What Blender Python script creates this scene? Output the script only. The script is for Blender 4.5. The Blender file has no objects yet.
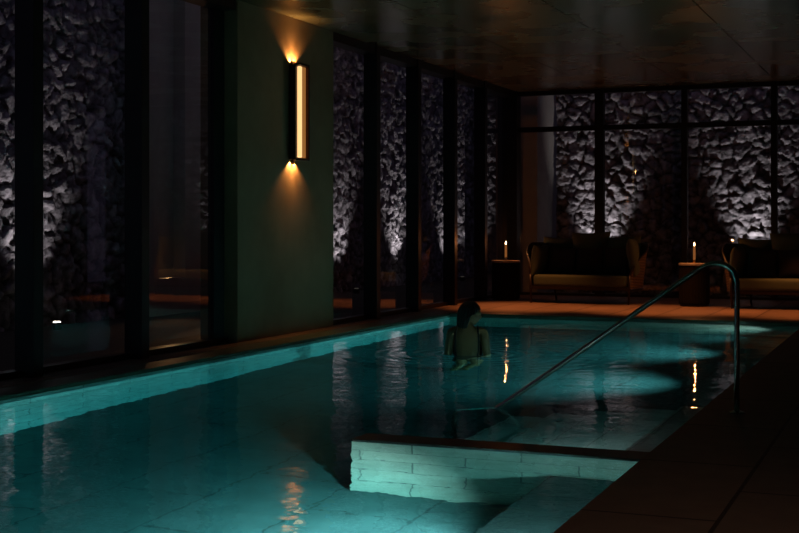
import bpy, bmesh, math, random
import numpy as np
from mathutils import Vector, Matrix
random.seed(7)
C = bpy.context.collection
PI = math.pi
CAMZ = 1.15
WATER = -0.05
FLOORZ = -1.25          # pool bottom
CEIL = 3.35
XW = -6.2               # face of left wall
XG = -6.365             # left glass plane
YB = 20.3               # back glass plane
PX0, PX1, PY0, PY1 = -5.73, -1.285, 0.6, 15.64   # pool

# ------------------------------------------------------------------ helpers
def tag(o, label=None, cat=None, group=None, kind=None):
    if label: o['label'] = label
    if cat: o['category'] = cat
    if group: o['group'] = group
    if kind: o['kind'] = kind
    return o

def empty(name, loc=(0, 0, 0), rz=0, parent=None):
    o = bpy.data.objects.new(name, None); C.objects.link(o)
    o.location = loc; o.rotation_euler = (0, 0, rz); o.empty_display_size = .1
    if parent: o.parent = parent
    return o

def link_mesh(name, me, mats, parent=None, loc=(0, 0, 0), smooth=False):
    o = bpy.data.objects.new(name, me); C.objects.link(o)
    if not isinstance(mats, (list, tuple)): mats = [mats]
    me.materials.clear()
    for m in mats: me.materials.append(m)
    o.location = loc
    if parent: o.parent = parent
    if smooth:
        for p in me.polygons: p.use_smooth = True
    return o

def obj(name, bm, mats, parent=None, loc=(0, 0, 0), smooth=False):
    me = bpy.data.meshes.new(name)
    bmesh.ops.recalc_face_normals(bm, faces=bm.faces)
    bm.to_mesh(me); bm.free()
    return link_mesh(name, me, mats, parent, loc, smooth)

def add_box(bm, lo, hi, mi=0, bev=0):
    x0, y0, z0 = lo; x1, y1, z1 = hi
    vs = [bm.verts.new(p) for p in ((x0,y0,z0),(x1,y0,z0),(x1,y1,z0),(x0,y1,z0),(x0,y0,z1),(x1,y0,z1),(x1,y1,z1),(x0,y1,z1))]
    fs = [bm.faces.new([vs[i] for i in q]) for q in ((0,3,2,1),(4,5,6,7),(0,1,5,4),(1,2,6,5),(2,3,7,6),(3,0,4,7))]
    for f in fs: f.material_index = mi
    if bev:
        es = list({e for f in fs for e in f.edges})
        bmesh.ops.bevel(bm, geom=es, offset=bev, segments=2, affect='EDGES')
    return fs

def quad(bm, *ps): return bm.faces.new([bm.verts.new(p) for p in ps])

def box(name, lo, hi, m, parent=None, bev=0):
    bm = bmesh.new(); add_box(bm, lo, hi, 0, bev)
    return obj(name, bm, m, parent)

def lathe(bm, prof, n=32, cx=0, cy=0, rib=0, nrib=0):
    rings = []
    for r, z in prof:
        ring = []
        for k in range(n):
            a = 2 * PI * k / n
            rr = r * (1 + rib * math.cos(nrib * a)) if rib else r
            ring.append(bm.verts.new((cx + rr * math.cos(a), cy + rr * math.sin(a), z)))
        rings.append(ring)
    for a, b in zip(rings, rings[1:]):
        for k in range(n):
            bm.faces.new((a[k], a[(k+1) % n], b[(k+1) % n], b[k]))
    bm.faces.new(rings[0][::-1]); bm.faces.new(rings[-1])
    return bm

def tube(bm, pts, r, n=12, closed=False):
    pts = [Vector(p) for p in pts]
    rs = r if isinstance(r, (list, tuple)) else [r] * len(pts)
    prev = None; rings = []
    for i, p in enumerate(pts):
        if closed: t = (pts[(i+1) % len(pts)] - pts[i-1]).normalized()
        else: t = (pts[min(i+1, len(pts)-1)] - pts[max(i-1, 0)]).normalized()
        if prev is None:
            u = t.orthogonal().normalized()
        else:
            u = (prev - t * prev.dot(t)).normalized()
        prev = u; v = t.cross(u)
        rings.append([bm.verts.new(p + rs[i] * (math.cos(2*PI*k/n) * u + math.sin(2*PI*k/n) * v)) for k in range(n)])
    prs = list(zip(rings, rings[1:]))
    if closed: prs.append((rings[-1], rings[0]))
    for a, b in prs:
        for k in range(n):
            bm.faces.new((a[k], a[(k+1) % n], b[(k+1) % n], b[k]))
    if not closed:
        bm.faces.new(rings[0][::-1]); bm.faces.new(rings[-1])
    return bm

def smooth_path(pts, sub=8):
    """Catmull-Rom through the points"""
    P = [Vector(p) for p in pts]; P = [P[0]*2-P[1]] + P + [P[-1]*2-P[-2]]
    out = []
    for i in range(1, len(P)-2):
        a, b, c, d = P[i-1:i+3]
        for k in range(sub):
            t = k / sub
            out.append(0.5*((2*b)+(c-a)*t+(2*a-5*b+4*c-d)*t*t+(3*b-a-3*c+d)*t**3))
    out.append(P[-2]); return out

# ------------------------------------------------------------------ materials
def mat(name, col=(.5,.5,.5), rough=.5, metal=0, spec=.5, emit=None, es=0):
    m = bpy.data.materials.new(name); m.use_nodes = True
    b = m.node_tree.nodes['Principled BSDF']
    b.inputs['Base Color'].default_value = (*col, 1)
    b.inputs['Roughness'].default_value = rough
    b.inputs['Metallic'].default_value = metal
    b.inputs['Specular IOR Level'].default_value = spec
    if emit:
        b.inputs['Emission Color'].default_value = (*emit, 1)
        b.inputs['Emission Strength'].default_value = es
    return m
def nt(m): return m.node_tree, m.node_tree.nodes, m.node_tree.links, m.node_tree.nodes['Principled BSDF']

def noisy(name, c1, c2, scale=4, rough=.6, metal=0, bump=.0, bscale=None, detail=6, spec=.5, stretch=(1,1,1), r2=None):
    m = mat(name, c1, rough, metal, spec); t, N, L, B = nt(m)
    tc = N.new('ShaderNodeTexCoord'); mp = N.new('ShaderNodeMapping'); mp.inputs['Scale'].default_value = stretch
    L.new(tc.outputs['Object'], mp.inputs[0])
    n = N.new('ShaderNodeTexNoise'); n.inputs['Scale'].default_value = scale; n.inputs['Detail'].default_value = detail
    L.new(mp.outputs[0], n.inputs['Vector'])
    r = N.new('ShaderNodeValToRGB'); r.color_ramp.elements[0].position = .3; r.color_ramp.elements[1].position = .7
    r.color_ramp.elements[0].color = (*c1, 1); r.color_ramp.elements[1].color = (*c2, 1)
    L.new(n.outputs[0], r.inputs[0]); L.new(r.outputs[0], B.inputs['Base Color'])
    if r2 is not None:
        q = N.new('ShaderNodeMapRange'); q.inputs['From Min'].default_value=.3; q.inputs['From Max'].default_value=.7
        q.inputs['To Min'].default_value = rough; q.inputs['To Max'].default_value = r2
        L.new(n.outputs[0], q.inputs['Value']); L.new(q.outputs[0], B.inputs['Roughness'])
    if bump:
        n2 = N.new('ShaderNodeTexNoise'); n2.inputs['Scale'].default_value = bscale or scale*6; n2.inputs['Detail'].default_value = 4
        L.new(mp.outputs[0], n2.inputs['Vector'])
        bp = N.new('ShaderNodeBump'); bp.inputs['Strength'].default_value = bump; bp.inputs['Distance'].default_value = .01
        L.new(n2.outputs[0], bp.inputs['Height']); L.new(bp.outputs[0], B.inputs['Normal'])
    return m

def tiled(name, axes, c1, c2, mortar, w, h, ms=.004, rough=.5, rough_bump=.15, off=.5, spec=.5, shift=(0,0)):
    """stone tiles in world metres; axes e.g. 'xy'"""
    m = mat(name, c1, rough, 0, spec); t, N, L, B = nt(m)
    g = N.new('ShaderNodeNewGeometry'); s = N.new('ShaderNodeSeparateXYZ'); L.new(g.outputs['Position'], s.inputs[0])
    c = N.new('ShaderNodeCombineXYZ')
    for i, a in enumerate(axes):
        ad = N.new('ShaderNodeMath'); ad.operation = 'ADD'; ad.inputs[1].default_value = 100*w*2 + shift[i] if i==0 else 100*h*2 + shift[i]
        L.new(s.outputs['xyz'.index(a)], ad.inputs[0]); L.new(ad.outputs[0], c.inputs[i])
    b = N.new('ShaderNodeTexBrick'); b.inputs['Scale'].default_value = 1
    b.inputs['Brick Width'].default_value = w; b.inputs['Row Height'].default_value = h
    b.inputs['Mortar Size'].default_value = ms; b.inputs['Mortar Smooth'].default_value = .1; b.offset = off
    b.inputs['Color1'].default_value = (*c1, 1); b.inputs['Color2'].default_value = (*c2, 1); b.inputs['Mortar'].default_value = (*mortar, 1)
    L.new(c.outputs[0], b.inputs['Vector'])
    n = N.new('ShaderNodeTexNoise'); n.inputs['Scale'].default_value = 7; n.inputs['Detail'].default_value = 6; L.new(g.outputs['Position'], n.inputs['Vector'])
    mr = N.new('ShaderNodeMapRange'); mr.inputs['To Min'].default_value = .7; mr.inputs['To Max'].default_value = 1.3; L.new(n.outputs[0], mr.inputs['Value'])
    mx = N.new('ShaderNodeVectorMath'); mx.operation = 'SCALE'; L.new(b.outputs['Color'], mx.inputs[0]); L.new(mr.outputs[0], mx.inputs['Scale'])
    L.new(mx.outputs[0], B.inputs['Base Color'])
    bp = N.new('ShaderNodeBump'); bp.inputs['Strength'].default_value = .6; bp.inputs['Distance'].default_value = .003; bp.invert = True
    L.new(b.outputs['Fac'], bp.inputs['Height'])
    bp2 = N.new('ShaderNodeBump'); bp2.inputs['Strength'].default_value = rough_bump; bp2.inputs['Distance'].default_value = .01
    n2 = N.new('ShaderNodeTexNoise'); n2.inputs['Scale'].default_value = 40; L.new(g.outputs['Position'], n2.inputs['Vector'])
    L.new(n2.outputs[0], bp2.inputs['Height']); L.new(bp.outputs[0], bp2.inputs['Normal']); L.new(bp2.outputs[0], B.inputs['Normal'])
    return m

M = {}
M['deck'] = tiled('deck tile', 'yx', (.17,.112,.09), (.13,.088,.072), (.03,.02,.018), 1.2, .6, .010, rough=.62, shift=(.35,.14), spec=.25)
M['deck_lit'] = tiled('warm-lit deck tile', 'yx', (.85,.24,.085), (.72,.195,.068), (.14,.05,.02), 1.2, .6, .008, rough=.55, shift=(.35,.14), spec=.3)  # copy of the deck tile with the warm lamplight put into its orange
M['coping'] = tiled('coping stone', 'yx', (.075,.10,.07), (.06,.085,.06), (.03,.04,.03), 1.2, .9, .005, rough=.5)
M['pool_xy'] = tiled('pool floor tile', 'yx', (.10,.18,.18), (.085,.155,.155), (.045,.085,.085), 1.2, .6, .008, rough=.6)
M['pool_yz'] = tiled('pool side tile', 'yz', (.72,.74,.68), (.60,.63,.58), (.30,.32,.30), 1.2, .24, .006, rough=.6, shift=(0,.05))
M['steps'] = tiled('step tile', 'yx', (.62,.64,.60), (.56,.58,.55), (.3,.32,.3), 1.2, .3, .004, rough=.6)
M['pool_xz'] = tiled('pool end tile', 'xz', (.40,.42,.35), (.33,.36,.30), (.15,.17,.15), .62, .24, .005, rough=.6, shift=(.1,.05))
M['plaster'] = noisy('green-grey stone pier', (.25,.17,.09), (.33,.225,.125), 3, .75, bump=.12, bscale=30)
M['plaster_dark'] = noisy('dark wall plaster', (.05,.046,.04), (.07,.064,.055), 3, .8, bump=.1, bscale=30)
M['plaster_pale'] = noisy('pale garden render', (.42,.39,.35), (.5,.46,.42), 3, .85, bump=.2, bscale=25)
M['black'] = noisy('black window metal', (.006,.0055,.006), (.009,.008,.009), 12, .42, .3)
M['ceil'] = noisy('bronzed ceiling panel', (.20,.20,.125), (.28,.275,.17), 1.2, .18, .45, bump=.05, bscale=9, r2=.34)
M['gap'] = mat('ceiling gap', (.003,.003,.003), .8)
M['wet'] = noisy('wet dark stone', (.02,.012,.009), (.034,.02,.015), 8, .42, bump=.2, bscale=20)
M['gravel'] = noisy('garden gravel', (.03,.027,.026), (.07,.062,.058), 30, .9, bump=1, bscale=60)
M['bronze'] = noisy('dark bronze', (.045,.022,.012), (.07,.035,.02), 20, .38, .8)
M['steel'] = noisy('brushed steel', (.42,.42,.38), (.5,.5,.45), 60, .2, 1)
M['frame'] = noisy('dark powder coated frame', (.022,.014,.011), (.03,.02,.016), 20, .4, .4)
M['cushion'] = noisy('olive taupe cushion fabric', (.062,.082,.056), (.082,.104,.072), 220, .95, bump=.4, bscale=400)
M['pillow'] = noisy('dark brown pillow fabric', (.024,.020,.022), (.034,.028,.030), 220, .95, bump=.4, bscale=400)
M['drum'] = noisy('black textured drum', (.006,.005,.005), (.012,.010,.009), 60, .9, spec=.15, bump=.4, bscale=120)
M['top'] = noisy('grey stone top', (.30,.27,.24), (.40,.36,.32), 14, .35)
M['brass'] = mat('brass', (.6,.38,.16), .3, 1)
M['skin'] = noisy('skin', (.19,.10,.042), (.23,.125,.055), 8, .5, bump=.03, bscale=200)
M['suit'] = noisy('black swimsuit', (.006,.006,.007), (.012,.011,.012), 100, .6)

def woven():
    m = mat('woven rope', (.30,.17,.10), .8); t, N, L, B = nt(m)
    tc = N.new('ShaderNodeTexCoord'); w = N.new('ShaderNodeTexWave'); w.bands_direction = 'Z'
    w.inputs['Scale'].default_value = 14; w.inputs['Distortion'].default_value = .4
    L.new(tc.outputs['Object'], w.inputs['Vector'])
    r = N.new('ShaderNodeValToRGB'); r.color_ramp.elements[0].color = (.04,.022,.014,1); r.color_ramp.elements[1].color = (.19,.115,.07,1)
    L.new(w.outputs[0], r.inputs[0]); L.new(r.outputs[0], B.inputs['Base Color'])
    bp = N.new('ShaderNodeBump'); bp.inputs['Strength'].default_value = .8; bp.inputs['Distance'].default_value = .01
    L.new(w.outputs[0], bp.inputs['Height']); L.new(bp.outputs[0], B.inputs['Normal']); return m
M['rope'] = woven()

def hairm():
    m = mat('dark hair', (.006,.004,.003), .5); t, N, L, B = nt(m)
    tc = N.new('ShaderNodeTexCoord'); mp = N.new('ShaderNodeMapping'); mp.inputs['Scale'].default_value = (90, 90, 4)
    n = N.new('ShaderNodeTexNoise'); n.inputs['Scale'].default_value = 2.2
    L.new(tc.outputs['Object'], mp.inputs[0]); L.new(mp.outputs[0], n.inputs['Vector'])
    bp = N.new('ShaderNodeBump'); bp.inputs['Strength'].default_value = .7; bp.inputs['Distance'].default_value = .006
    L.new(n.outputs[0], bp.inputs['Height']); L.new(bp.outputs[0], B.inputs['Normal']); return m
M['hair'] = hairm()

def glow(name, col, s):
    m = bpy.data.materials.new(name); m.use_nodes = True; N = m.node_tree.nodes; L = m.node_tree.links
    N.clear(); e = N.new('ShaderNodeEmission'); e.inputs[0].default_value = (*col, 1); e.inputs[1].default_value = s
    o = N.new('ShaderNodeOutputMaterial'); L.new(e.outputs[0], o.inputs[0]); return m

def glassm():
    m = bpy.data.materials.new('window glass'); m.use_nodes = True; N = m.node_tree.nodes; L = m.node_tree.links; N.clear()
    tr = N.new('ShaderNodeBsdfTransparent'); tr.inputs[0].default_value = (.86,.87,.86,1)
    gl = N.new('ShaderNodeBsdfGlossy'); gl.inputs['Roughness'].default_value = 0.0; gl.inputs[0].default_value = (.9,.9,.9,1)
    fr = N.new('ShaderNodeFresnel'); ge = N.new('ShaderNodeNewGeometry')
    # the Fresnel node inverts the index on back faces, so hand it the inverse there: one sheet, same from both sides
    iv = N.new('ShaderNodeMix'); iv.data_type = 'FLOAT'; iv.inputs[2].default_value = 1.5; iv.inputs[3].default_value = 1/1.5
    L.new(ge.outputs['Backfacing'], iv.inputs[0]); L.new(iv.outputs[0], fr.inputs[0])
    dbl = N.new('ShaderNodeMath'); dbl.operation = 'MULTIPLY'; dbl.inputs[1].default_value = 1.7; dbl.use_clamp = True
    mx = N.new('ShaderNodeMixShader'); o = N.new('ShaderNodeOutputMaterial')
    L.new(fr.outputs[0], dbl.inputs[0]); L.new(dbl.outputs[0], mx.inputs[0]); L.new(tr.outputs[0], mx.inputs[1]); L.new(gl.outputs[0], mx.inputs[2]); L.new(mx.outputs[0], o.inputs[0])
    return m
M['glass'] = glassm()

def waterm():
    m = bpy.data.materials.new('pool water'); m.use_nodes = True; N = m.node_tree.nodes; L = m.node_tree.links; N.clear()
    g = N.new('ShaderNodeBsdfGlass'); g.inputs['IOR'].default_value = 1.333; g.inputs['Roughness'].default_value = 0.0
    o = N.new('ShaderNodeOutputMaterial'); L.new(g.outputs[0], o.inputs['Surface'])
    va = N.new('ShaderNodeVolumeAbsorption'); va.inputs['Color'].default_value = (.0,.825,.868,1); va.inputs['Density'].default_value = .52
    L.new(va.outputs[0], o.inputs['Volume'])
    tc = N.new('ShaderNodeTexCoord')
    def nz(scale, sx, sy, det):
        mp = N.new('ShaderNodeMapping'); mp.inputs['Scale'].default_value = (sx, sy, 1); mp.inputs['Rotation'].default_value = (0,0,-.35)
        L.new(tc.outputs['Object'], mp.inputs[0])
        n = N.new('ShaderNodeTexNoise'); n.inputs['Scale'].default_value = scale; n.inputs['Detail'].default_value = det; n.inputs['Roughness'].default_value=.45
        L.new(mp.outputs[0], n.inputs['Vector']); return n
    a = nz(1.1, 1, 1.0, 2); b = nz(7, 1, 1.2, 2)
    b1 = N.new('ShaderNodeBump'); b1.inputs['Strength'].default_value = 1; b1.inputs['Distance'].default_value = .016
    b2 = N.new('ShaderNodeBump'); b2.inputs['Strength'].default_value = 1; b2.inputs['Distance'].default_value = .0028
    L.new(a.outputs[0], b1.inputs['Height']); L.new(b.outputs[0], b2.inputs['Height'])
    ds = N.new('ShaderNodeVectorMath'); ds.operation = 'DISTANCE'; ds.inputs[1].default_value = (-3.94, 11.2, WATER)
    L.new(tc.outputs['Object'], ds.inputs[0])
    def mth(op, a_, b_):
        q = N.new('ShaderNodeMath'); q.operation = op
        for i_, v_ in enumerate((a_, b_)):
            if v_ is None: continue
            if isinstance(v_, (int, float)): q.inputs[i_].default_value = v_
            else: L.new(v_, q.inputs[i_])
        return q.outputs[0]
    sn = mth('SINE', mth('MULTIPLY', ds.outputs['Value'], 2*PI/.17), None)
    ex = mth('EXPONENT', mth('MULTIPLY', ds.outputs['Value'], -1.6), None)
    b3 = N.new('ShaderNodeBump'); b3.inputs['Strength'].default_value = 1; b3.inputs['Distance'].default_value = .004
    L.new(mth('MULTIPLY', sn, ex), b3.inputs['Height']); L.new(b2.outputs[0], b3.inputs['Normal'])
    L.new(b1.outputs[0], b2.inputs['Normal']); L.new(b3.outputs[0], g.inputs['Normal'])
    return m
M['water'] = waterm()

def rockm():
    m = mat('rubble stone', (.3,.28,.27), .85); t, N, L, B = nt(m)
    at = N.new('ShaderNodeAttribute'); at.attribute_name = 'tone'; at.attribute_type = 'GEOMETRY'
    tc = N.new('ShaderNodeTexCoord'); n = N.new('ShaderNodeTexNoise'); n.inputs['Scale'].default_value = 9; n.inputs['Detail'].default_value = 8
    L.new(tc.outputs['Object'], n.inputs['Vector'])
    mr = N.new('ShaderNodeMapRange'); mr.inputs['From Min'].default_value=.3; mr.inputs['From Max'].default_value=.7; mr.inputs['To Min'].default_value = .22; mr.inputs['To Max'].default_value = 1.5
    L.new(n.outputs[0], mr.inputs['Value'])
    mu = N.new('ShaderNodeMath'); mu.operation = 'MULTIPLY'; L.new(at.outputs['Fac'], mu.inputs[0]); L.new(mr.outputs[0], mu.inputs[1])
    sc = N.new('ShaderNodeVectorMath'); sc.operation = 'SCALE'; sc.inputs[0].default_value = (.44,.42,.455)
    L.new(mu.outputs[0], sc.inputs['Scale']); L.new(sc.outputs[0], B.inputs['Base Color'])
    bp = N.new('ShaderNodeBump'); bp.inputs['Strength'].default_value = .8; bp.inputs['Distance'].default_value = .03
    n2 = N.new('ShaderNodeTexNoise'); n2.inputs['Scale'].default_value = 22; n2.inputs['Detail'].default_value = 6; L.new(tc.outputs['Object'], n2.inputs['Vector'])
    L.new(n2.outputs[0], bp.inputs['Height']); L.new(bp.outputs[0], B.inputs['Normal']); return m
M['rock'] = rockm()

# ------------------------------------------------------------------ rubble walls
def vnoise(x, y, seed):
    rs = np.random.RandomState(seed); T = rs.rand(256, 256)
    xi = np.floor(x).astype(int); yi = np.floor(y).astype(int); fx = x - xi; fy = y - yi
    fx = fx*fx*(3-2*fx); fy = fy*fy*(3-2*fy)
    g = lambda a, b: T[a % 256, b % 256]
    return (g(xi,yi)*(1-fx)+g(xi+1,yi)*fx)*(1-fy)+(g(xi,yi+1)*(1-fx)+g(xi+1,yi+1)*fx)*fy

def rock_mesh(name, L_, H_, res, seed):
    nu, nv = int(L_/res)+1, int(H_/res)+1
    U, V = np.meshgrid(np.linspace(0, L_, nu), np.linspace(0, H_, nv), indexing='ij')
    wu = U + .14*(vnoise(U*3, V*3, seed+1)-.5) + .05*(vnoise(U*11, V*11, seed+2)-.5)
    wv = V + .14*(vnoise(U*3+9, V*3, seed+3)-.5) + .05*(vnoise(U*11, V*11+5, seed+4)-.5)
    cw, ch = .22, .165
    rs = np.random.RandomState(seed); NX, NY = int(L_/cw)+8, int(H_/ch)+8
    jx = rs.rand(NX, NY); jy = rs.rand(NX, NY); hgt = rs.rand(NX, NY); tx = rs.rand(NX, NY)-.5; ty = rs.rand(NX, NY)-.5; tone = rs.rand(NX, NY)
    ci = np.floor(wu/cw).astype(int)+3; cj = np.floor(wv/ch).astype(int)+3
    F1 = np.full(U.shape, 9.); F2 = F1.copy(); bi = np.zeros(U.shape, int); bj = bi.copy(); bx = U*0; by = U*0
    for di in range(-2, 3):
        for dj in range(-2, 3):
            i = np.clip(ci+di, 0, NX-1); j = np.clip(cj+dj, 0, NY-1)
            px = (i-3+jx[i, j])*cw; py = (j-3+jy[i, j])*ch
            d = np.sqrt(((wu-px)/1.25)**2+((wv-py))**2)*(1.0+.5*(hgt[i, j]-.5))
            nb = d < F1
            F2 = np.where(nb, F1, np.minimum(F2, d)); F1 = np.where(nb, d, F1)
            bi = np.where(nb, i, bi); bj = np.where(nb, j, bj); bx = np.where(nb, wu-px, bx); by = np.where(nb, wv-py, by)
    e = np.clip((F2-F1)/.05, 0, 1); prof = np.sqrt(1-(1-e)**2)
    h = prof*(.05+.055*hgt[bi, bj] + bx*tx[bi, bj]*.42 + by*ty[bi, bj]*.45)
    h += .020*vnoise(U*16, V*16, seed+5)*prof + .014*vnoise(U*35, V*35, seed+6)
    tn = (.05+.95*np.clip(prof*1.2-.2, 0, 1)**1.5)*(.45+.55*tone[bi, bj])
    co = np.stack([U, -h, V], -1).reshape(-1, 3)
    idx = np.arange(nu*nv).reshape(nu, nv)
    q = np.stack([idx[:-1, :-1], idx[1:, :-1], idx[1:, 1:], idx[:-1, 1:]], -1).reshape(-1, 4)
    me = bpy.data.meshes.new(name); me.from_pydata(co.tolist(), [], q.tolist())
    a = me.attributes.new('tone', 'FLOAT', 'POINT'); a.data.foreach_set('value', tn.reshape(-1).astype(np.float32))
    me.update(); return me

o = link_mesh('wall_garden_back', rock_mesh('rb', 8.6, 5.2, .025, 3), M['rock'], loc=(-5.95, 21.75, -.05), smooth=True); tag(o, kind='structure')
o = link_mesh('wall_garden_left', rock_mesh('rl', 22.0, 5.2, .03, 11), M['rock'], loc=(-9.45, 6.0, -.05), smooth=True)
o.rotation_euler = (0, 0, PI/2); tag(o, kind='structure')

# ------------------------------------------------------------------ setting
def struct(name, bm, m, **k): return tag(obj(name, bm, m, **k), kind='structure')
bm = bmesh.new()
add_box(bm, (-6.6, -3.2, -.30), (PX0-.30, YB+.12, 0))                  # left strip
add_box(bm, (PX1+.0, -3.2, -.30), (2.3, PY1+.28, 0))                    # right deck
add_box(bm, (PX0-.30, -3.2, -.30), (PX1, PY0, 0))                       # behind the camera
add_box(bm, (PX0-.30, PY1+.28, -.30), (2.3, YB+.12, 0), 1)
struct('floor', bm, [M['deck'], M['deck_lit']])
bm = bmesh.new()
add_box(bm, (PX0-.30, PY0, -.30), (PX0, PY1+.28, .0), bev=.006)
struct('trim_1', bm, M['coping'])
bm = bmesh.new(); add_box(bm, (PX0, PY1, -.30), (PX1, PY1+.28, .0), bev=.006); struct('trim_2', bm, M['coping'])

# pool basin
def sbox(name, lo, hi, m):
    b = bmesh.new(); add_box(b, lo, hi); return tag(obj(name, b, m), kind='structure')
sbox('floor_pool', (PX0-.3, PY0-.3, FLOORZ-.2), (PX1+.3, PY1+.3, FLOORZ), M['pool_xy'])
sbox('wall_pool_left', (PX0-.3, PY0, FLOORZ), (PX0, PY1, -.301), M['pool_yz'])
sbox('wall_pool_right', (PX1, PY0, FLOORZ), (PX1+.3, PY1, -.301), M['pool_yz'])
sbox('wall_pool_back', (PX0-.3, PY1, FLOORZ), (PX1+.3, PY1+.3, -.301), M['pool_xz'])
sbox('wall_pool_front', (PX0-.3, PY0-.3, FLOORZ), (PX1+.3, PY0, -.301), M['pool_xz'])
sbox('trim_7', (PX0-.004, PY0, -.302), (PX0+.006, PY1, -.028), M['pool_yz'])
sbox('trim_8', (PX0, PY1-.006, -.302), (PX1, PY1+.004, -.045), M['pool_xz'])

# partition wall standing in the pool, steps behind it, bench in front of it
PWX, PWY = -2.94, 6.45
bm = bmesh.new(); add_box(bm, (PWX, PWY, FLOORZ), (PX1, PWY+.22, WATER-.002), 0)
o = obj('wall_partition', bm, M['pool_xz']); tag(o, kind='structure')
bm = bmesh.new(); add_box(bm, (PWX-.004, PWY-.003, WATER-.004), (PX1, PWY+.223, WATER+.012), 0)
struct('trim_3', bm, M['wet'])
bm = bmesh.new()
edges = [-1.52, -1.82, -2.12, -2.42, -2.72]
for k, xe in enumerate(edges):
    zt = WATER - .2*(k+1); x1 = PX1 if k == 0 else edges[k-1]
    add_box(bm, (xe, PWY+.224, FLOORZ), (x1-.0005, 8.75, zt), 0)
    add_box(bm, (xe-.004, PWY+.224, zt-.03), (xe+.03, 8.752, zt+.002), 1)
o = obj('pool_steps', bm, [M['steps'], M['pool_xz']]); tag(o, 'flight of underwater steps beside the stair rail', 'steps')
bm = bmesh.new(); add_box(bm, (-1.80, PY0, FLOORZ), (PX1-.001, PWY-.004, WATER-.5), 0, bev=.008)
o = obj('pool_bench', bm, M['pool_xy']); tag(o, 'submerged tiled bench along right edge in front of partition wall', 'bench')

# water
bm = bmesh.new(); add_box(bm, (PX0-.002, PY0-.008, FLOORZ-.008), (PX1+.008, PY1+.008, WATER))
o = obj('pool_water', bm, M['water']); tag(o, 'dark teal rippled swimming pool water', 'water', kind='stuff')

# ceiling
bm = bmesh.new()
xs = [-6.5, -4.83, -3.46, -2.10, -.74, .62, 2.3]
ysb = [-3.2, 0.9, 5.0, 9.1, 13.2, 17.3, YB+.1]
add_box(bm, (-6.5, -3.2, CEIL+.03), (2.3, YB+.1, CEIL+.2), 1)
for a, b in zip(xs, xs[1:]):
    for c, d in zip(ysb, ysb[1:]):
        add_box(bm, (a+.007, c+.002, CEIL), (b-.007, d-.002, CEIL+.04), 0)
struct('ceiling', bm, [M['ceil'], M['gap']])

# left wall: pier between glazing, header, sill
def ypx(px, X=6.2, s=math.sin(math.radians(22.36)), c=math.cos(math.radians(22.36))):
    t = (px-400)/1276; return X*(t*s+c)/(s-t*c)
PIER0, PIER1 = ypx(238), ypx(334)
bm = bmesh.new(); add_box(bm, (-6.62, PIER0, 0), (XW, PIER1, CEIL), bev=.004); struct('wall_left', bm, M['plaster'])
bm = bmesh.new()
add_box(bm, (XG-.06, -3.2, CEIL-.10), (XW-.02, PIER0, CEIL)); add_box(bm, (XG-.06, PIER1, CEIL-.10), (XW-.02, YB, CEIL))
add_box(bm, (XG-.06, -3.2, 0), (XG+.06, PIER0, .05)); add_box(bm, (XG-.06, PIER1, 0), (XG+.06, YB, .05))
struct('trim_4', bm, M['black'])
b_ = bmesh.new(); add_box(b_, (2.2, -3.2, 0), (2.4, YB+.1, CEIL)); struct('wall_right', b_, M['plaster_dark'])
b_ = bmesh.new(); add_box(b_, (-6.6, -3.4, 0), (2.4, -3.2, CEIL)); struct('wall_front', b_, M['plaster_dark'])
ends = [-3.2, -.6, .83, 2.25, 3.67, 5.1, 6.53, ypx(44), ypx(150), PIER0-.001]
ends2 = [PIER1, ypx(381), ypx(422), ypx(458), ypx(488), YB]
wn = 0
def left_window(y0, y1, mullion=True, flat=0):
    global wn; wn += 1
    w = empty('window_%d' % wn, (XG, y0, 0)); tag(w, kind='structure')
    b = bmesh.new(); quad(b, (0, 0, .05), (0, y1-y0-.10, .05), (0, y1-y0-.10, CEIL-.1), (0, 0, CEIL-.1)); obj('pane', b, M['glass'], w)
    if mullion:
        b = bmesh.new(); add_box(b, (-.012 if flat == 0 else -.05, y1-y0-(.20 if flat else .117), 0), (.02 if flat else XW-XG, y1-y0, CEIL), bev=.003)
        obj('mullion', b, M['black'], w)
for a, b in zip(ends, ends[1:]): left_window(a, b, True, b == ends[-1])
for a, b in zip(ends2, ends2[1:]): left_window(a, b, b < YB-.1)
# corner post
bm = bmesh.new(); add_box(bm, (-6.45, YB-.16, 0), (XW, YB+.06, CEIL), bev=.003); struct('trim_6', bm, M['black'])

# back wall windows
bx_ = [XW, -4.82, -3.46, -2.10, -.74, .62, 2.2]
for i, (a, b) in enumerate(zip(bx_, bx_[1:])):
    wn += 1
    w = empty('window_%d' % wn, (a, YB, 0)); tag(w, kind='structure')
    W_ = b-a
    q = bmesh.new(); quad(q, (0, 0, .04), (W_-.05, 0, .04), (W_-.05, 0, 2.70), (0, 0, 2.70)); obj('pane', q, M['glass'], w)
    q = bmesh.new(); quad(q, (0, 0, 2.74), (W_-.05, 0, 2.74), (W_-.05, 0, CEIL-.05), (0, 0, CEIL-.05)); obj('fanlight_pane', q, M['glass'], w)
    q = bmesh.new()
    ww = .14 if i == 0 else .09
    add_box(q, (W_-ww/2-.03, -.07, 0), (W_+ww/2-.03, .07, CEIL), bev=.004); obj('mullion', q, M['black'], w)
    q = bmesh.new(); add_box(q, (0, -.05, 2.68), (W_-ww/2-.03, .05, 2.76)); obj('transom', q, M['black'], w)
    q = bmesh.new(); add_box(q, (0, -.05, 0), (W_-ww/2-.03, .05, .04)); add_box(q, (0, -.05, CEIL-.07), (W_-ww/2-.03, .05, CEIL)); obj('rail', q, M['black'], w)

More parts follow.
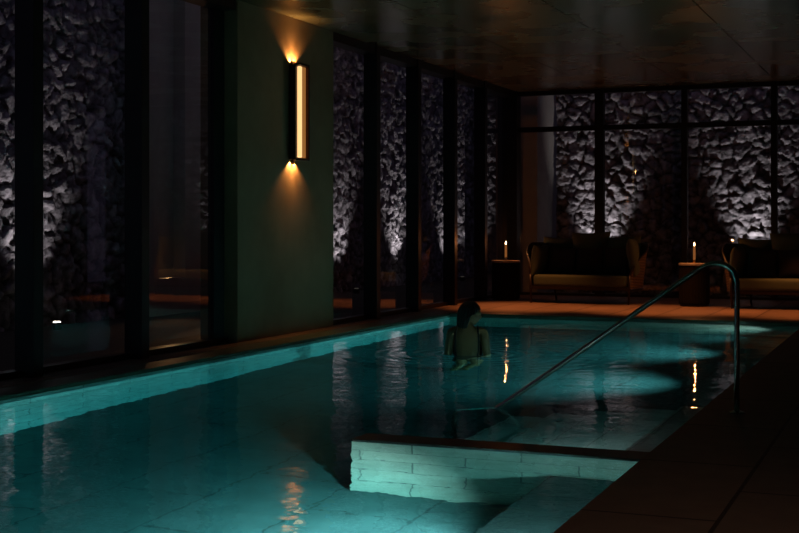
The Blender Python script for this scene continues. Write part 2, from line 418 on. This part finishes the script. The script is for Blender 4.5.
# garden court outside the glass
bm = bmesh.new(); add_box(bm, (-10, 2, -.3), (-6.6, 28.2, -.02)); add_box(bm, (-6.6, YB+.12, -.3), (3, 28.2, -.02)); struct('floor_garden', bm, M['gravel'])
bm = bmesh.new(); add_box(bm, (-6.34, YB+.35, -.1), (-6.0, 22.0, 5.2), bev=.01); struct('wall_garden_return', bm, M['plaster_pale'])
bm = bmesh.new(); add_box(bm, (-10, 28.2, -.3), (3, 28.5, 6)); struct('wall_garden_end', bm, M['plaster_dark'])
# plain rendered bay with a warm lit niche in the left garden wall
bm = bmesh.new()
add_box(bm, (-9.5, 13.75, -.1), (-9.10, 14.0, 5.2)); add_box(bm, (-9.5, 14.62, -.1), (-9.10, 17.6, 5.2)); add_box(bm, (-9.5, 14.0, -.1), (-9.10, 14.62, .46))
add_box(bm, (-9.5, 14.0, .46), (-9.28, 14.62, 5.2))
struct('wall_garden_bay', bm, M['plaster_pale'])

# ------------------------------------------------------------------ lamps
def lamp(name, kind, loc, col, W, size=.05, target=None, spot=60, blend=.5, parent=None):
    d = bpy.data.lights.new(name, kind); d.color = col; d.energy = W
    if kind in ('POINT', 'SPOT'): d.shadow_soft_size = size
    if kind == 'SPOT': d.spot_size = math.radians(spot); d.spot_blend = blend
    if kind == 'AREA': d.size = size
    o = bpy.data.objects.new(name, d); C.objects.link(o); o.location = loc
    if parent: o.parent = parent
    if target is not None:
        o.rotation_euler = (Vector(target)-Vector(loc)).to_track_quat('-Z', 'Y').to_euler()
    return o

lens_mat = glow('uplight lens', (1, .88, .74), 6); dim_lens = glow('shaded uplight lens', (1, .88, .74), .05)
def uplight(x, y, tx, ty, tz, W, label, spot=62, warm=(1, .90, .92), show=False, spread=0):
    e = empty('garden_uplight', (x, y, -.02))
    tag(e, label, 'garden light', 'garden uplights at the foot of the stone walls')
    b = bmesh.new(); lathe(b, [(.05,0),(.055,.01),(.055,.075),(.048,.08)], 20); obj('housing', b, M['black'], e, smooth=False)
    b = bmesh.new(); lathe(b, [(.042,.0801),(.042,.088),(.03,.093)], 20); obj('lens', b, lens_mat if show else dim_lens, e)
    l = lamp('uplight_lamp', 'SPOT', (0, 0, .13), warm, W, .02, (tx, ty, tz), spot, .9, e)
    return e
UPW = 92
desc = {7.6:'garden uplight in the left court, nearest the camera end', 11.75:'garden uplight glowing at the foot of left stone wall behind the first wide pane',
        19.9:'garden uplight behind the glass just past the stone pier', 22.55:'garden uplight seen as a spark between the window mullions',
        25.3:'garden uplight farthest back in the left court'}
for y, k in ((7.6, 1), (11.75, 1.1), (19.9, .9), (22.55, 1.6), (25.3, 1.0)):
    uplight(-8.98, y, -.28, 0, 1.5, UPW*k, desc[y], 66, show=y in (11.75, 22.55))
uplight(-5.15, 21.22, .0, .30, 1.5, UPW*1.6, 'garden uplight hidden behind the loveseat beside the left side table', 54)
uplight(-2.62, 21.22, .0, .30, 1.5, UPW*1.6, 'garden uplight behind the loveseat at right edge of the picture', 54)
uplight(-.1, 21.22, .0, .30, 1.5, UPW, 'garden uplight beyond the right edge of the loveseats')
lamp('niche_fill', 'SPOT', (-8.0, 14.1, .15), (1, .5, .2), 70, .05, (-1.28, .2, .95), 34, 1)  # bare spot added out in the court to brighten the niche panel
lamp('niche_lamp', 'SPOT', (-9.14, 14.3, .50), (1, .5, .2), 10, .03, (-.16, 0, 1), 90, .9)

# pool lamps
pl_lens = glow('pool lamp lens', (.8, 1, .95), 3)
def pool_light(x, y, z, tgt, W, label, spot=150, col=(.9, 1, .97), face='x'):
    e = empty('pool_light', (x, y, z)); tag(e, label, 'pool light', 'underwater lights in the right pool wall')
    rr = (0, -PI/2, 0) if face == 'x' else (-PI/2, 0, 0); off = Vector((-.06, 0, 0)) if face == 'x' else Vector((0, .06, 0))
    b = bmesh.new(); lathe(b, [(.07,0),(.08,.004),(.08,.012),(.062,.016)], 24); r = obj('rim', b, M['steel'], e); r.rotation_euler = rr
    b = bmesh.new(); lathe(b, [(.06,.0161),(.05,.019)], 24); r = obj('lens', b, pl_lens, e); r.rotation_euler = rr
    lamp('pool_lamp', 'SPOT', off, col, W, .04, Vector(tgt)+off, spot, .8, e)
pool_light(-1.80, 5.25, -.85, (-1, .0, -.24), 480, 'underwater light in the bench front before the partition wall', 150, (1, .88, .84))
pool_light(-1.80, 3.0, -.85, (-1, .0, .0), 30, 'underwater light in the bench front nearest the camera', 150)
pool_light(PX1, 10.9, -.50, (-1, .0, -.07), 290, 'underwater light just past the pool steps', 100)
pool_light(PX1, 13.3, -.50, (-1, .0, -.07), 290, 'underwater light in the middle of the far right pool wall', 100)
pool_light(PX1, 15.2, -.50, (-1, .0, -.02), 90, 'underwater light nearest the far end of the pool', 110)
pool_light(PX1, 4.6, -.32, (-1, .9, -.0), 60, 'added underwater fill light in the right wall over the bench', 150)  # added fill, brightens the bench and the right part of the partition face
pool_light(-2.05, PWY+.222, -.16, (-.1, 1, -.10), 8, 'added underwater fill light on the back of the partition wall over the steps', 160, face='y')  # added fill, turned away from the camera, brings light onto the treads

# ------------------------------------------------------------------ wall sconce
s = empty('wall_sconce', (XW, 12.07, 1.84)); tag(s, 'tall slim bronze wall sconce glowing amber on the stone pier', 'wall lamp')
b = bmesh.new(); add_box(b, (0, -.045, .04), (.02, .045, .96), bev=.002); obj('back_plate', b, M['bronze'], s)
b = bmesh.new()
add_box(b, (.02, -.10, .0), (.10, .10, 1.0))
for f in list(b.faces): pass
obj('body', b, M['frame'], s)
b = bmesh.new()
add_box(b, (.10, -.10, -.01), (.155, .115, .012)); add_box(b, (.10, -.10, .988), (.155, .115, 1.01)); add_box(b, (.10, .085, .012), (.155, .115, .988))
obj('frame', b, M['bronze'], s)
b = bmesh.new(); add_box(b, (.10, -.070, .02), (.135, -.022, .98), bev=.004); obj('diffuser', b, glow('sconce diffuser', (1, .58, .24), 1.3), s)
b = bmesh.new(); add_box(b, (.10, -.022, .02), (.125, .084, .98), bev=.002); obj('reflector', b, glow('sconce reflector', (1, .40, .10), .28), s)
for sg in (1, -1):
    z0 = 1.0 if sg > 0 else 0.0
    b = bmesh.new(); add_box(b, (.0, -.010, min(z0, z0+sg*.045)), (.035, .010, max(z0, z0+sg*.045))); obj('fin', b, M['black'], s)
    for q in (-1, 1):
        lamp('sconce_lamp', 'SPOT', (.028, q*.04, z0+sg*.012), (1, .44, .13), 15, 0, (-.0, 0, sg*1), 100, .8, s).rotation_euler = Vector((-.26, q*.20, sg)).to_track_quat('-Z', 'Y').to_euler()
lamp('sconce_face_lamp', 'AREA', (.2, 0, .5), (1, .5, .2), 1.0, .1, (1.2, 0, .5), parent=s)

def downlight(x, y, W, tgt, label, spot=48, col=(1, .30, .075)):
    e = empty('ceiling_downlight', (x, y, CEIL)); tag(e, label, 'ceiling light', 'recessed ceiling downlights')
    b = bmesh.new(); lathe(b, [(.030,-.002),(.045,-.002),(.045,.001),(.030,.001)], 24); obj('trim_ring', b, M['black'], e)
    lamp('downlight_lamp', 'SPOT', (0, 0, -.02), col, W, .03, tgt, spot, .9, e)
for x, nm in ((-5.2, 'leftmost'), (-3.3, 'middle'), (-1.3, 'rightmost')):
    downlight(x, 17.3, 600, (0, .0, -3), 'small recessed ceiling downlight over the terrace before the loveseats, %s of three' % nm)
lamp('deck_fill', 'SPOT', (.9, 1.0, 3.25), (1, .64, .45), 190, .3, (-.3, 4.6, -3.25), 74, .9)

# ------------------------------------------------------------------ handrail
HY = 8.0
pts = [(-1.06, HY, 0)] + [(-1.06, HY, z) for z in (.3, .6, .76)]
cx, cz, R = -1.06-.11, .76, .11
arc = [(-1.06, HY, .80), (-1.075, HY, .855), (-1.115, HY, .895), (-1.17, HY, .912), (-1.23, HY, .905), (-1.29, HY, .875)]
end = [(-1.6, HY, .655), (-2.0, HY, .37), (-2.4, HY, .085), (-2.62, HY, -.07), (-2.80, HY, -.20), (-2.86, HY, -.25), (-2.885, HY, -.31), (-2.89, HY, -.5), (-2.89, HY, FLOORZ)]
e = empty('pool_handrail', (0, 0, 0)); tag(e, 'curved steel tube handrail sloping from the right deck down into the water', 'handrail')
b = bmesh.new(); tube(b, pts + smooth_path(arc, 4) + end, .0165, 16); obj('tube', b, M['steel'], e, smooth=True)
b = bmesh.new(); lathe(b, [(.048,0),(.048,.006),(.03,.014)], 24, -1.06, HY); obj('base_flange', b, M['steel'], e)
b = bmesh.new(); lathe(b, [(.045,FLOORZ),(.045,FLOORZ+.008),(.028,FLOORZ+.014)], 24, -2.89, HY); obj('base_flange', b, M['steel'], e)

# ------------------------------------------------------------------ soft shapes
def pillow_bm(w, h, t, n=18, pinch=.06, seed=0, corner=2.6):
    b = bmesh.new(); R_ = random.Random(seed); ph = [R_.uniform(0, 6) for _ in range(4)]
    def pt(i, j, sg):
        u = -1+2*i/n; v = -1+2*j/n
        us = math.sin(u*PI/2); vs = math.sin(v*PI/2)
        th = (max(0, 1-abs(us)**corner)*max(0, 1-abs(vs)**corner))**.42
        x = us*w/2*(1-pinch*(1-abs(vs)**2)*abs(us)); z = vs*h/2*(1-pinch*(1-abs(us)**2)*abs(vs))
        wr = 1+.06*math.sin(5*us+ph[0])*math.cos(4*vs+ph[1])
        return (x, sg*t/2*th*wr, z)
    top = [[b.verts.new(pt(i, j, 1)) for j in range(n+1)] for i in range(n+1)]
    bot = [[top[i][j] if i in (0, n) or j in (0, n) else b.verts.new(pt(i, j, -1)) for j in range(n+1)] for i in range(n+1)]
    for i in range(n):
        for j in range(n):
            b.faces.new((top[i][j], top[i][j+1], top[i+1][j+1], top[i+1][j]))
            b.faces.new((bot[i][j], bot[i+1][j], bot[i+1][j+1], bot[i][j+1]))
    return b

def cushion(name, w, h, t, loc, rot, m, parent=None, seed=0, pinch=.05, corner=3.2):
    o = obj(name, pillow_bm(w, h, t, 20, pinch, seed, corner), m, parent, smooth=True)
    o.location = loc; o.rotation_euler = rot; return o

# ------------------------------------------------------------------ loveseats  (local: front -y, origin at front-centre floor)
def make_sofa(loc, rz, label):
    e = empty('loveseat', loc, rz); tag(e, label, 'sofa', 'rope-backed loveseats along the back windows')
    # plan curve from front-left round the back to front-right
    N_ = 48
    def plan(u, hw, d, front):
        a = PI*(1-u); c_, s_ = math.cos(a), math.sin(a)
        x = math.copysign(abs(c_)**.62, c_)*hw; y = front + abs(s_)**.62*(d-front) if s_ > 0 else front
        return x, y
    def rail(u, k):      # k 0 bottom .. 1 top
        hw = .74+.17*k**1.1; d = .80+.14*k; x, y = plan(u, .74, d, .0); sm = max(0, min(1, y/.5)); sm = sm*sm*(3-2*sm); x *= 1+(.20+.07*k)*sm
        f = math.sin(PI*u)**.8
        topz = .42+.45*max(0, min(1, y/.55))**.8
        z = .215+(topz-.215)*k
        return Vector((x, y, z))
    b = bmesh.new(); K = 20
    g = [[b.verts.new(rail(i/N_, k/K)+Vector((0, 0, 0))) for k in range(K+1)] for i in range(N_+1)]
    for i in range(N_):
        for k in range(K): b.faces.new((g[i][k], g[i+1][k], g[i+1][k+1], g[i][k+1]))
    sh = obj('woven_shell', b, M['rope'], e, smooth=True)
    md = sh.modifiers.new('s', 'SOLIDIFY'); md.thickness = .018
    b = bmesh.new(); tube(b, [rail(i/N_, 1) for i in range(N_+1)], .017, 10); obj('top_rail', b, M['frame'], e, smooth=True)
    b = bmesh.new(); lo = [rail(i/N_, 0) for i in range(N_+1)]
    tube(b, lo, .016, 10); add_box(b, (-.74, .0, .20), (.74, .035, .255), bev=.006); add_box(b, (-.72, .03, .215), (.72, .78, .24))
    obj('seat_frame', b, M['frame'], e)
    for sx in (-1, 1):
        b = bmesh.new(); tube(b, [(sx*.725,.0,0),(sx*.735,.0,.24),(sx*.74,.0,.42)], [.013,.018,.017], 10)
        obj('leg', b, M['frame'], e, smooth=True)
        b = bmesh.new(); tube(b, [(sx*.56, .80, 0), (sx*.58, .74, .24)], [.013, .018], 10); obj('leg', b, M['frame'], e, smooth=True)
    # seat cushion
    b = bmesh.new(); add_box(b, (-.70, -.01, .245), (.70, .74, .415)); 
    es = list(b.edges); bmesh.ops.bevel(b, geom=es, offset=.05, segments=5, affect='EDGES', profile=.6)
    obj('seat_cushion', b, M['cushion'], e, smooth=True)
    # back cushions
    for k, (x, w, h, z, ry) in enumerate(((-.50, .52, .54, .70, .05), (.0, .60, .62, .745, -.03), (.50, .54, .56, .71, -.05))):
        cushion('back_cushion', w, h, .20, (x, .69, z), (-.24, ry, 0), M['cushion'], e, k+1, .07, 2.3)
    cushion('arm_cushion', .58, .46, .16, (-.70, .36, .62), (.10, .0, PI/2-.06), M['cushion'], e, 5)
    cushion('arm_cushion', .60, .56, .18, (.72, .40, .68), (-.15, .0, PI/2+.12), M['cushion'], e, 6)
    return e
def sofa_pillows(loc, labels, xs_):
    for (x, w, ry, rz), lb in zip(xs_, labels):
        o = cushion('throw_pillow', w, .42, .15, (loc[0]+x, loc[1]+.46, loc[2]+.615), (-.30, ry, rz), M['pillow'], None, int(abs(x)*100)+3, .08, 2.4)
        tag(o, lb, 'cushion', 'dark throw pillows on the loveseats')
S1 = (-4.66, 18.22, 0); S2 = (-1.72, 17.95, 0)
make_sofa(S1, 0, 'olive cushioned rope-sided loveseat between the two candle tables')
make_sofa(S2, 0, 'olive cushioned loveseat at right edge of picture, cut off by the frame')
PX_ = ((-.37, .39, .08, .10), (.04, .41, -.05, 0), (.44, .39, .06, -.12))
sofa_pillows(S1, ['dark throw pillow at left on the loveseat between the tables', 'dark throw pillow in the middle of the loveseat between the tables', 'dark throw pillow at right on the loveseat between the tables'], PX_)
sofa_pillows(S2, ['dark throw pillow at left on the cut-off right loveseat', 'dark throw pillow second from left on the cut-off right loveseat', 'dark throw pillow at the far right of the right loveseat'], PX_)

# ------------------------------------------------------------------ side tables and candles
def side_table(x, y, label):
    e = empty('side_table', (x, y, 0)); tag(e, label, 'table', 'black drum side tables')
    b = bmesh.new(); lathe(b, [(.195,0),(.20,.01),(.20,.03)], 48); obj('base', b, M['black'], e)
    b = bmesh.new(); lathe(b, [(.205,.03),(.21,.05),(.21,.555),(.205,.575)], 96, rib=.012, nrib=32); obj('drum', b, M['drum'], e, smooth=False)
    b = bmesh.new(); lathe(b, [(.20,.575),(.218,.578),(.22,.584),(.22,.602),(.216,.607),(.205,.608)], 64); obj('table_top', b, M['top'], e)
wax = glow('candle wax', (1, .34, .09), .2)
def candle(x, y, label, W):
    e = empty('candle', (x, y, .608)); tag(e, label, 'candle', 'tall candles on the drum tables')
    b = bmesh.new(); lathe(b, [(.045,0),(.047,.006),(.03,.012),(.014,.022),(.02,.04),(.02,.05),(.012,.051)], 24); obj('holder', b, M['brass'], e, smooth=True)
    b = bmesh.new(); lathe(b, [(.0175,.045),(.0175,.24),(.014,.246),(.006,.243)], 20); obj('wax', b, wax, e)
    b = bmesh.new(); lathe(b, [(.003,.243),(.010,.252),(.012,.262),(.008,.278),(.001,.296)], 14); obj('flame', b, glow('candle flame', (1, .62, .28), 14), e, smooth=True)
    lamp('candle_lamp', 'POINT', (0, 0, .285), (1, .30, .08), W, .012, parent=e)
T1 = (-5.93, 18.7); T2 = (-3.02, 18.34)
side_table(*T1, 'black drum side table in the corner by the left glass wall')
side_table(*T2, 'black drum side table between the two loveseats')
candle(*T1, 'lit candle on the drum table in the left corner', 9)
candle(*T2, 'lit candle on the drum table between the loveseats', 9)

# ------------------------------------------------------------------ the swimmer
def skin_body(verts, edges_, radii, root=0, sub=2):
    me = bpy.data.meshes.new('tmp'); me.from_pydata(verts, edges_, [])
    o = bpy.data.objects.new('tmp', me); C.objects.link(o)
    md = o.modifiers.new('skin', 'SKIN'); md.use_smooth_shade = True; md.branch_smoothing = .6
    sv = me.skin_vertices[0].data
    for i, r in enumerate(radii): sv[i].radius = r if isinstance(r, tuple) else (r, r)
    sv[root].use_root = True
    o.modifiers.new('sub', 'SUBSURF').levels = sub; o.modifiers[-1].render_levels = sub
    bpy.context.view_layer.update()
    dg = bpy.context.evaluated_depsgraph_get()
    out = bpy.data.meshes.new_from_object(o.evaluated_get(dg))
    bpy.data.objects.remove(o); return out

def skeleton(arms=True):
    V = []; E = []; R = []
    def v(p, r, par=None):
        V.append(p); R.append(r); i = len(V)-1
        if par is not None: E.append((par, i))
        return i
    pel = v((0, 0, -.36), (.150, .105))
    wa = v((0, .0, -.20), (.134, .085), pel)
    rib = v((0, .0, -.05), (.152, .095), wa)
    ch = v((0, -.005, .085), (.142, .095), rib)
    nk0 = v((0, -.01, .172), (.072, .060), ch)
    nk = v((0, -.005, .215), (.045, .048), nk0)
    v((.02, .0, .255), (.045, .048), nk)
    for sx in (-1, 1):
        th = v((sx*.072, .0, -.46), (.084, .088), pel)
        th2 = v((sx*.072, .01, -.62), (.072, .074), th)
        kn = v((sx*.060+.01, .02, -.82), (.050, .052), th2)
        cf = v((sx*.055-.03, -.01-.05*(sx<0), -.94), (.052, .054), kn)
        an = v((sx*.055-.08, -.02-.09*(sx<0), -1.19), (.033, .036), cf)
        ft = v((sx*.06-.08, .06-.09*(sx<0), -1.245), (.038, .028), an)
        v((sx*.065-.08, .14-.09*(sx<0), -1.258), (.034, .018), ft)
        if arms:
            cl = v((sx*.092, -.01, .150), (.050, .045), ch)
            sh = v((sx*.148, -.005, .135), (.050, .050), cl)
            ua = v((sx*.164, .0, .03), (.043, .045), sh)
            el = v((sx*.190, .01, -.15), (.034, .036), ua)
            if sx > 0: fa = (.125, -.09, -.22); wr = (.03, -.155, -.30); 
            else:      fa = (-.185, .11, -.20); wr = (-.14, .23, -.22)
            f_ = v(fa, (.033, .034), el); w_ = v(wr, (.022, .025), f_)
    return V, E, R
hands = []
def hand_mesh(wrist, dirv, side):
    """palm + four unequal fingers + thumb as one skinned chain set"""
    d = Vector(dirv).normalized(); up = Vector((0, -1, 0)); sdv = d.cross(up).normalized(); nrm = sdv.cross(d)
    w = Vector(wrist); V = [tuple(w)]; E = []; R = [(.021, .021)]
    V.append(tuple(w+d*.045)); E.append((0, 1)); R.append((.034, .017))
    V.append(tuple(w+d*.08)); E.append((1, 2)); R.append((.034, .014))
    meshes = [skin_body(V, E, R, 0, 2)]
    for k, ln in enumerate((.068, .078, .072, .055)):
        off = (k-1.5)*.0185
        a = w+d*.072+sdv*off; sp = (d+sdv*(k-1.5)*.07).normalized()
        p1 = a+sp*ln*.45+nrm*-.004; p2 = p1+(sp-nrm*.25).normalized()*ln*.32; p3 = p2+(sp-nrm*.55).normalized()*ln*.25
        meshes.append(skin_body([tuple(a), tuple(p1), tuple(p2), tuple(p3)], [(0,1),(1,2),(2,3)], [.0095,.0088,.008,.0068], 0, 1))
    a = w+d*.025+sdv*(-side)*.022; t1 = a+(d*.5+sdv*(-side)*.8).normalized()*.035; t2 = t1+(d*.9+sdv*(-side)*.35).normalized()*.028; t3 = t2+d*.022
    meshes.append(skin_body([tuple(a), tuple(t1), tuple(t2), tuple(t3)], [(0,1),(1,2),(2,3)], [.014,.0105,.0095,.0075], 0, 1))
    return meshes

def head_mesh(center):
    """face looks along local +x"""
    b = bmesh.new(); bmesh.ops.create_uvsphere(b, u_segments=64, v_segments=48, radius=1)
    g = lambda p, c, s: math.exp(-sum(((p[i]-c[i])/s[i])**2 for i in range(3)))
    for v in b.verts:
        p = v.co.copy()
        x, y, z = p.x*.094, p.y*.074, p.z*.112
        if z < 0 and x > -.02:            # narrow jaw
            y *= 1-.38*(-z/.112)**1.3
        if z < -.03: x = x*(1-.25*max(0, -x/.09)) if x < 0 else x
        if z < 0 and x < 0: x *= 1-.35*(-z/.112)
        q = (x, y, z)
        x += .020*g(q, (.092, 0, -.018), (.030, .011, .020))       # nose tip
        x += .010*g(q, (.092, 0, .008), (.030, .009, .020))        # bridge
        x += .007*g(q, (.090, 0, .034), (.03, .05, .012))         # brow
        for sy in (-1, 1):
            x -= .010*g(q, (.086, sy*.031, .012), (.03, .016, .012))  # sockets
            x += .006*g(q, (.082, sy*.031, .010), (.03, .009, .006)) # eyelids
            y += sy*.004*g(q, (.06, sy*.05, -.015), (.03, .03, .02))
        x += .009*g(q, (.080, 0, -.052), (.03, .020, .007))       # upper lip
        x += .009*g(q, (.076, 0, -.066), (.03, .018, .007))       # lower lip
        x += .018*g(q, (.055, 0, -.098), (.04, .024, .018))       # chin
        x += .004*g(q, (.08, 0, -.040), (.03, .01, .006))
        v.co = Vector((x, y, z))
    for sy in (-1, 1):                    # ears
        t = bmesh.ops.create_uvsphere(b, u_segments=16, v_segments=12, radius=1)
        for v in t['verts']:
            v.co = Vector((v.co.x*.017-.004+.004*v.co.z, sy*.071+v.co.y*.009, v.co.z*.030-.006))
    me = bpy.data.meshes.new('head'); b.to_mesh(me); b.free()
    return me

HEADZ = .290; YAW = math.radians(-6)      # looks to image right, a little away
HM = Matrix.Translation((.028, .005, HEADZ)) @ Matrix.Scale(.95, 4) @ Matrix.Rotation(YAW, 4, 'Z') @ Matrix.Rotation(math.radians(9), 4, 'Y')
V, E, R = skeleton()
bmj = bmesh.new()
parts = [(skin_body(V, E, R, 0, 2), Matrix.Identity(4)), (head_mesh(0), HM)]
for mm in hand_mesh((.03, -.155, -.30), (-.85, -.2, -.6), 1): parts.append((mm, Matrix.Identity(4)))
for mm in hand_mesh((-.14, .23, -.22), (.6, .75, -.1), -1): parts.append((mm, Matrix.Identity(4)))
for me, mx in parts:
    me.transform(mx); bmj.from_mesh(me)
me = bpy.data.meshes.new('joined'); bmj.to_mesh(me); bmj.free()
t = bpy.data.objects.new('t', me); C.objects.link(t)
md = t.modifiers.new('r', 'REMESH'); md.mode = 'VOXEL'; md.voxel_size = .0045
md = t.modifiers.new('s', 'SMOOTH'); md.factor = .5; md.iterations = 3
bpy.context.view_layer.update(); dg = bpy.context.evaluated_depsgraph_get()
body = bpy.data.meshes.new_from_object(t.evaluated_get(dg)); bpy.data.objects.remove(t)
WPOS = (-3.925, 11.2, 0); 
woman = empty('person', (WPOS[0], WPOS[1], .035), math.radians(16))
tag(woman, 'woman with dark shoulder-length hair standing chest-deep in the pool, back turned, looking right', 'person')
link_mesh('body', body, M['skin'], woman, smooth=True)
# swimsuit: lower bodice taken from a torso-only skin, and two straps
V, E, R = skeleton(False)
tor = skin_body(V, E, R, 0, 3)
b = bmesh.new(); b.from_mesh(tor)
for v in b.verts: v.co += v.normal*.008
kill = []
for f in b.faces:
    c = f.calc_center_median()
    front = c.y > .0
    top = .06 if front else -.115
    ok = -.50+abs(c.x)*.6 < c.z < top+ (0 if front else -.0)
    if not ok: kill.append(f)
bmesh.ops.delete(b, geom=kill, context='FACES')
obj('swimsuit', b, M['suit'], woman, smooth=True)
for sx in (-1, 1):
    b = bmesh.new()
    pth = smooth_path([(sx*.085, .097, .04), (sx*.094, .065, .13), (sx*.092, .0, .178), (sx*.098, -.048, .150), (sx*.106, -.085, .08), (sx*.108, -.098, -.03), (sx*.09, -.098, -.12), (sx*.08,-.095,-.16)], 6)
    tube(b, pth, .0075, 8); obj('strap', b, M['suit'], woman, smooth=True)
# hair: bob shell
b = bmesh.new()
NA, NZ = 192, 64
grid = []
for j in range(NZ+1):
    tt = j/NZ; row = []
    for i in range(NA):
        a = 2*PI*i/NA; ca, sa = math.cos(a), math.sin(a)     # a=0 is the face direction
        bottom = -.178 if ca < .3 else -.178
        # polar over the skull then straight fall
        if tt < .5:
            th = tt/.5*PI/2; rr = math.sin(th); z = .122*math.cos(th)
        else:
            k = (tt-.5)/.5; rr = 1-.36*k+.10*math.sin(PI*k); z = -k*.165
        rx = (.116 if ca < 0 else .106)*rr; ry = .100*rr
        n_ = .0030*math.sin(i*2*PI*23/NA+1.3*math.sin(j*.15))+.002*math.sin(i*2*PI*41/NA)
        x = ca*(rx+n_*rr); y = sa*(ry+n_*rr)
        if tt > .5: x -= .022*((tt-.5)/.5)
        row.append(b.verts.new((x-.006, y, z+.006)))
    grid.append(row)
for j in range(NZ):
    for i in range(NA):
        a = (i+.5)*2*PI/NA; ca = math.cos(a); tt = (j+.5)/NZ
        z = grid[j][i].co.z
        q_ = max(0, min(1, (z+.03)/.085)); lim = .20+.62*q_*q_*(3-2*q_)
        if ca > lim and z < .058: continue            # face opening
        i2 = (i+1) % NA
        try: b.faces.new((grid[j][i], grid[j][i2], grid[j+1][i2], grid[j+1][i]))
        except ValueError: pass
bmesh.ops.delete(b, geom=[v for v in b.verts if not v.link_faces], context='VERTS')
bmesh.ops.remove_doubles(b, verts=b.verts, dist=.0004)
h = obj('hair', b, M['hair'], woman, smooth=True)
md = h.modifiers.new('s', 'SOLIDIFY'); md.thickness = .012
h.matrix_local = HM.copy()

# ------------------------------------------------------------------ camera, world, colour
cam = bpy.data.cameras.new('camera'); co = bpy.data.objects.new('camera', cam); C.objects.link(co)
co.location = (0, 0, CAMZ); co.rotation_euler = (PI/2, 0, math.radians(22.36))
cam.sensor_width = 36; cam.lens = 36*1276/799; cam.shift_y = -41.5/799; cam.clip_end = 200
sc = bpy.context.scene; sc.camera = co
w = bpy.data.worlds.new('night'); sc.world = w; w.use_nodes = True
w.node_tree.nodes['Background'].inputs[0].default_value = (.42, .36, .66, 1); w.node_tree.nodes['Background'].inputs[1].default_value = .085
sc.view_settings.view_transform = 'Standard'; sc.view_settings.look = 'None'; sc.view_settings.exposure = 0
sc.cycles.max_bounces = 10; sc.cycles.transmission_bounces = 8; sc.cycles.glossy_bounces = 5; sc.cycles.transparent_max_bounces = 16
sc.cycles.sample_clamp_indirect = 3; sc.cycles.use_denoising = True
sc.cycles.caustics_refractive = True; sc.cycles.caustics_reflective = False
sc.cycles.blur_glossy = .3
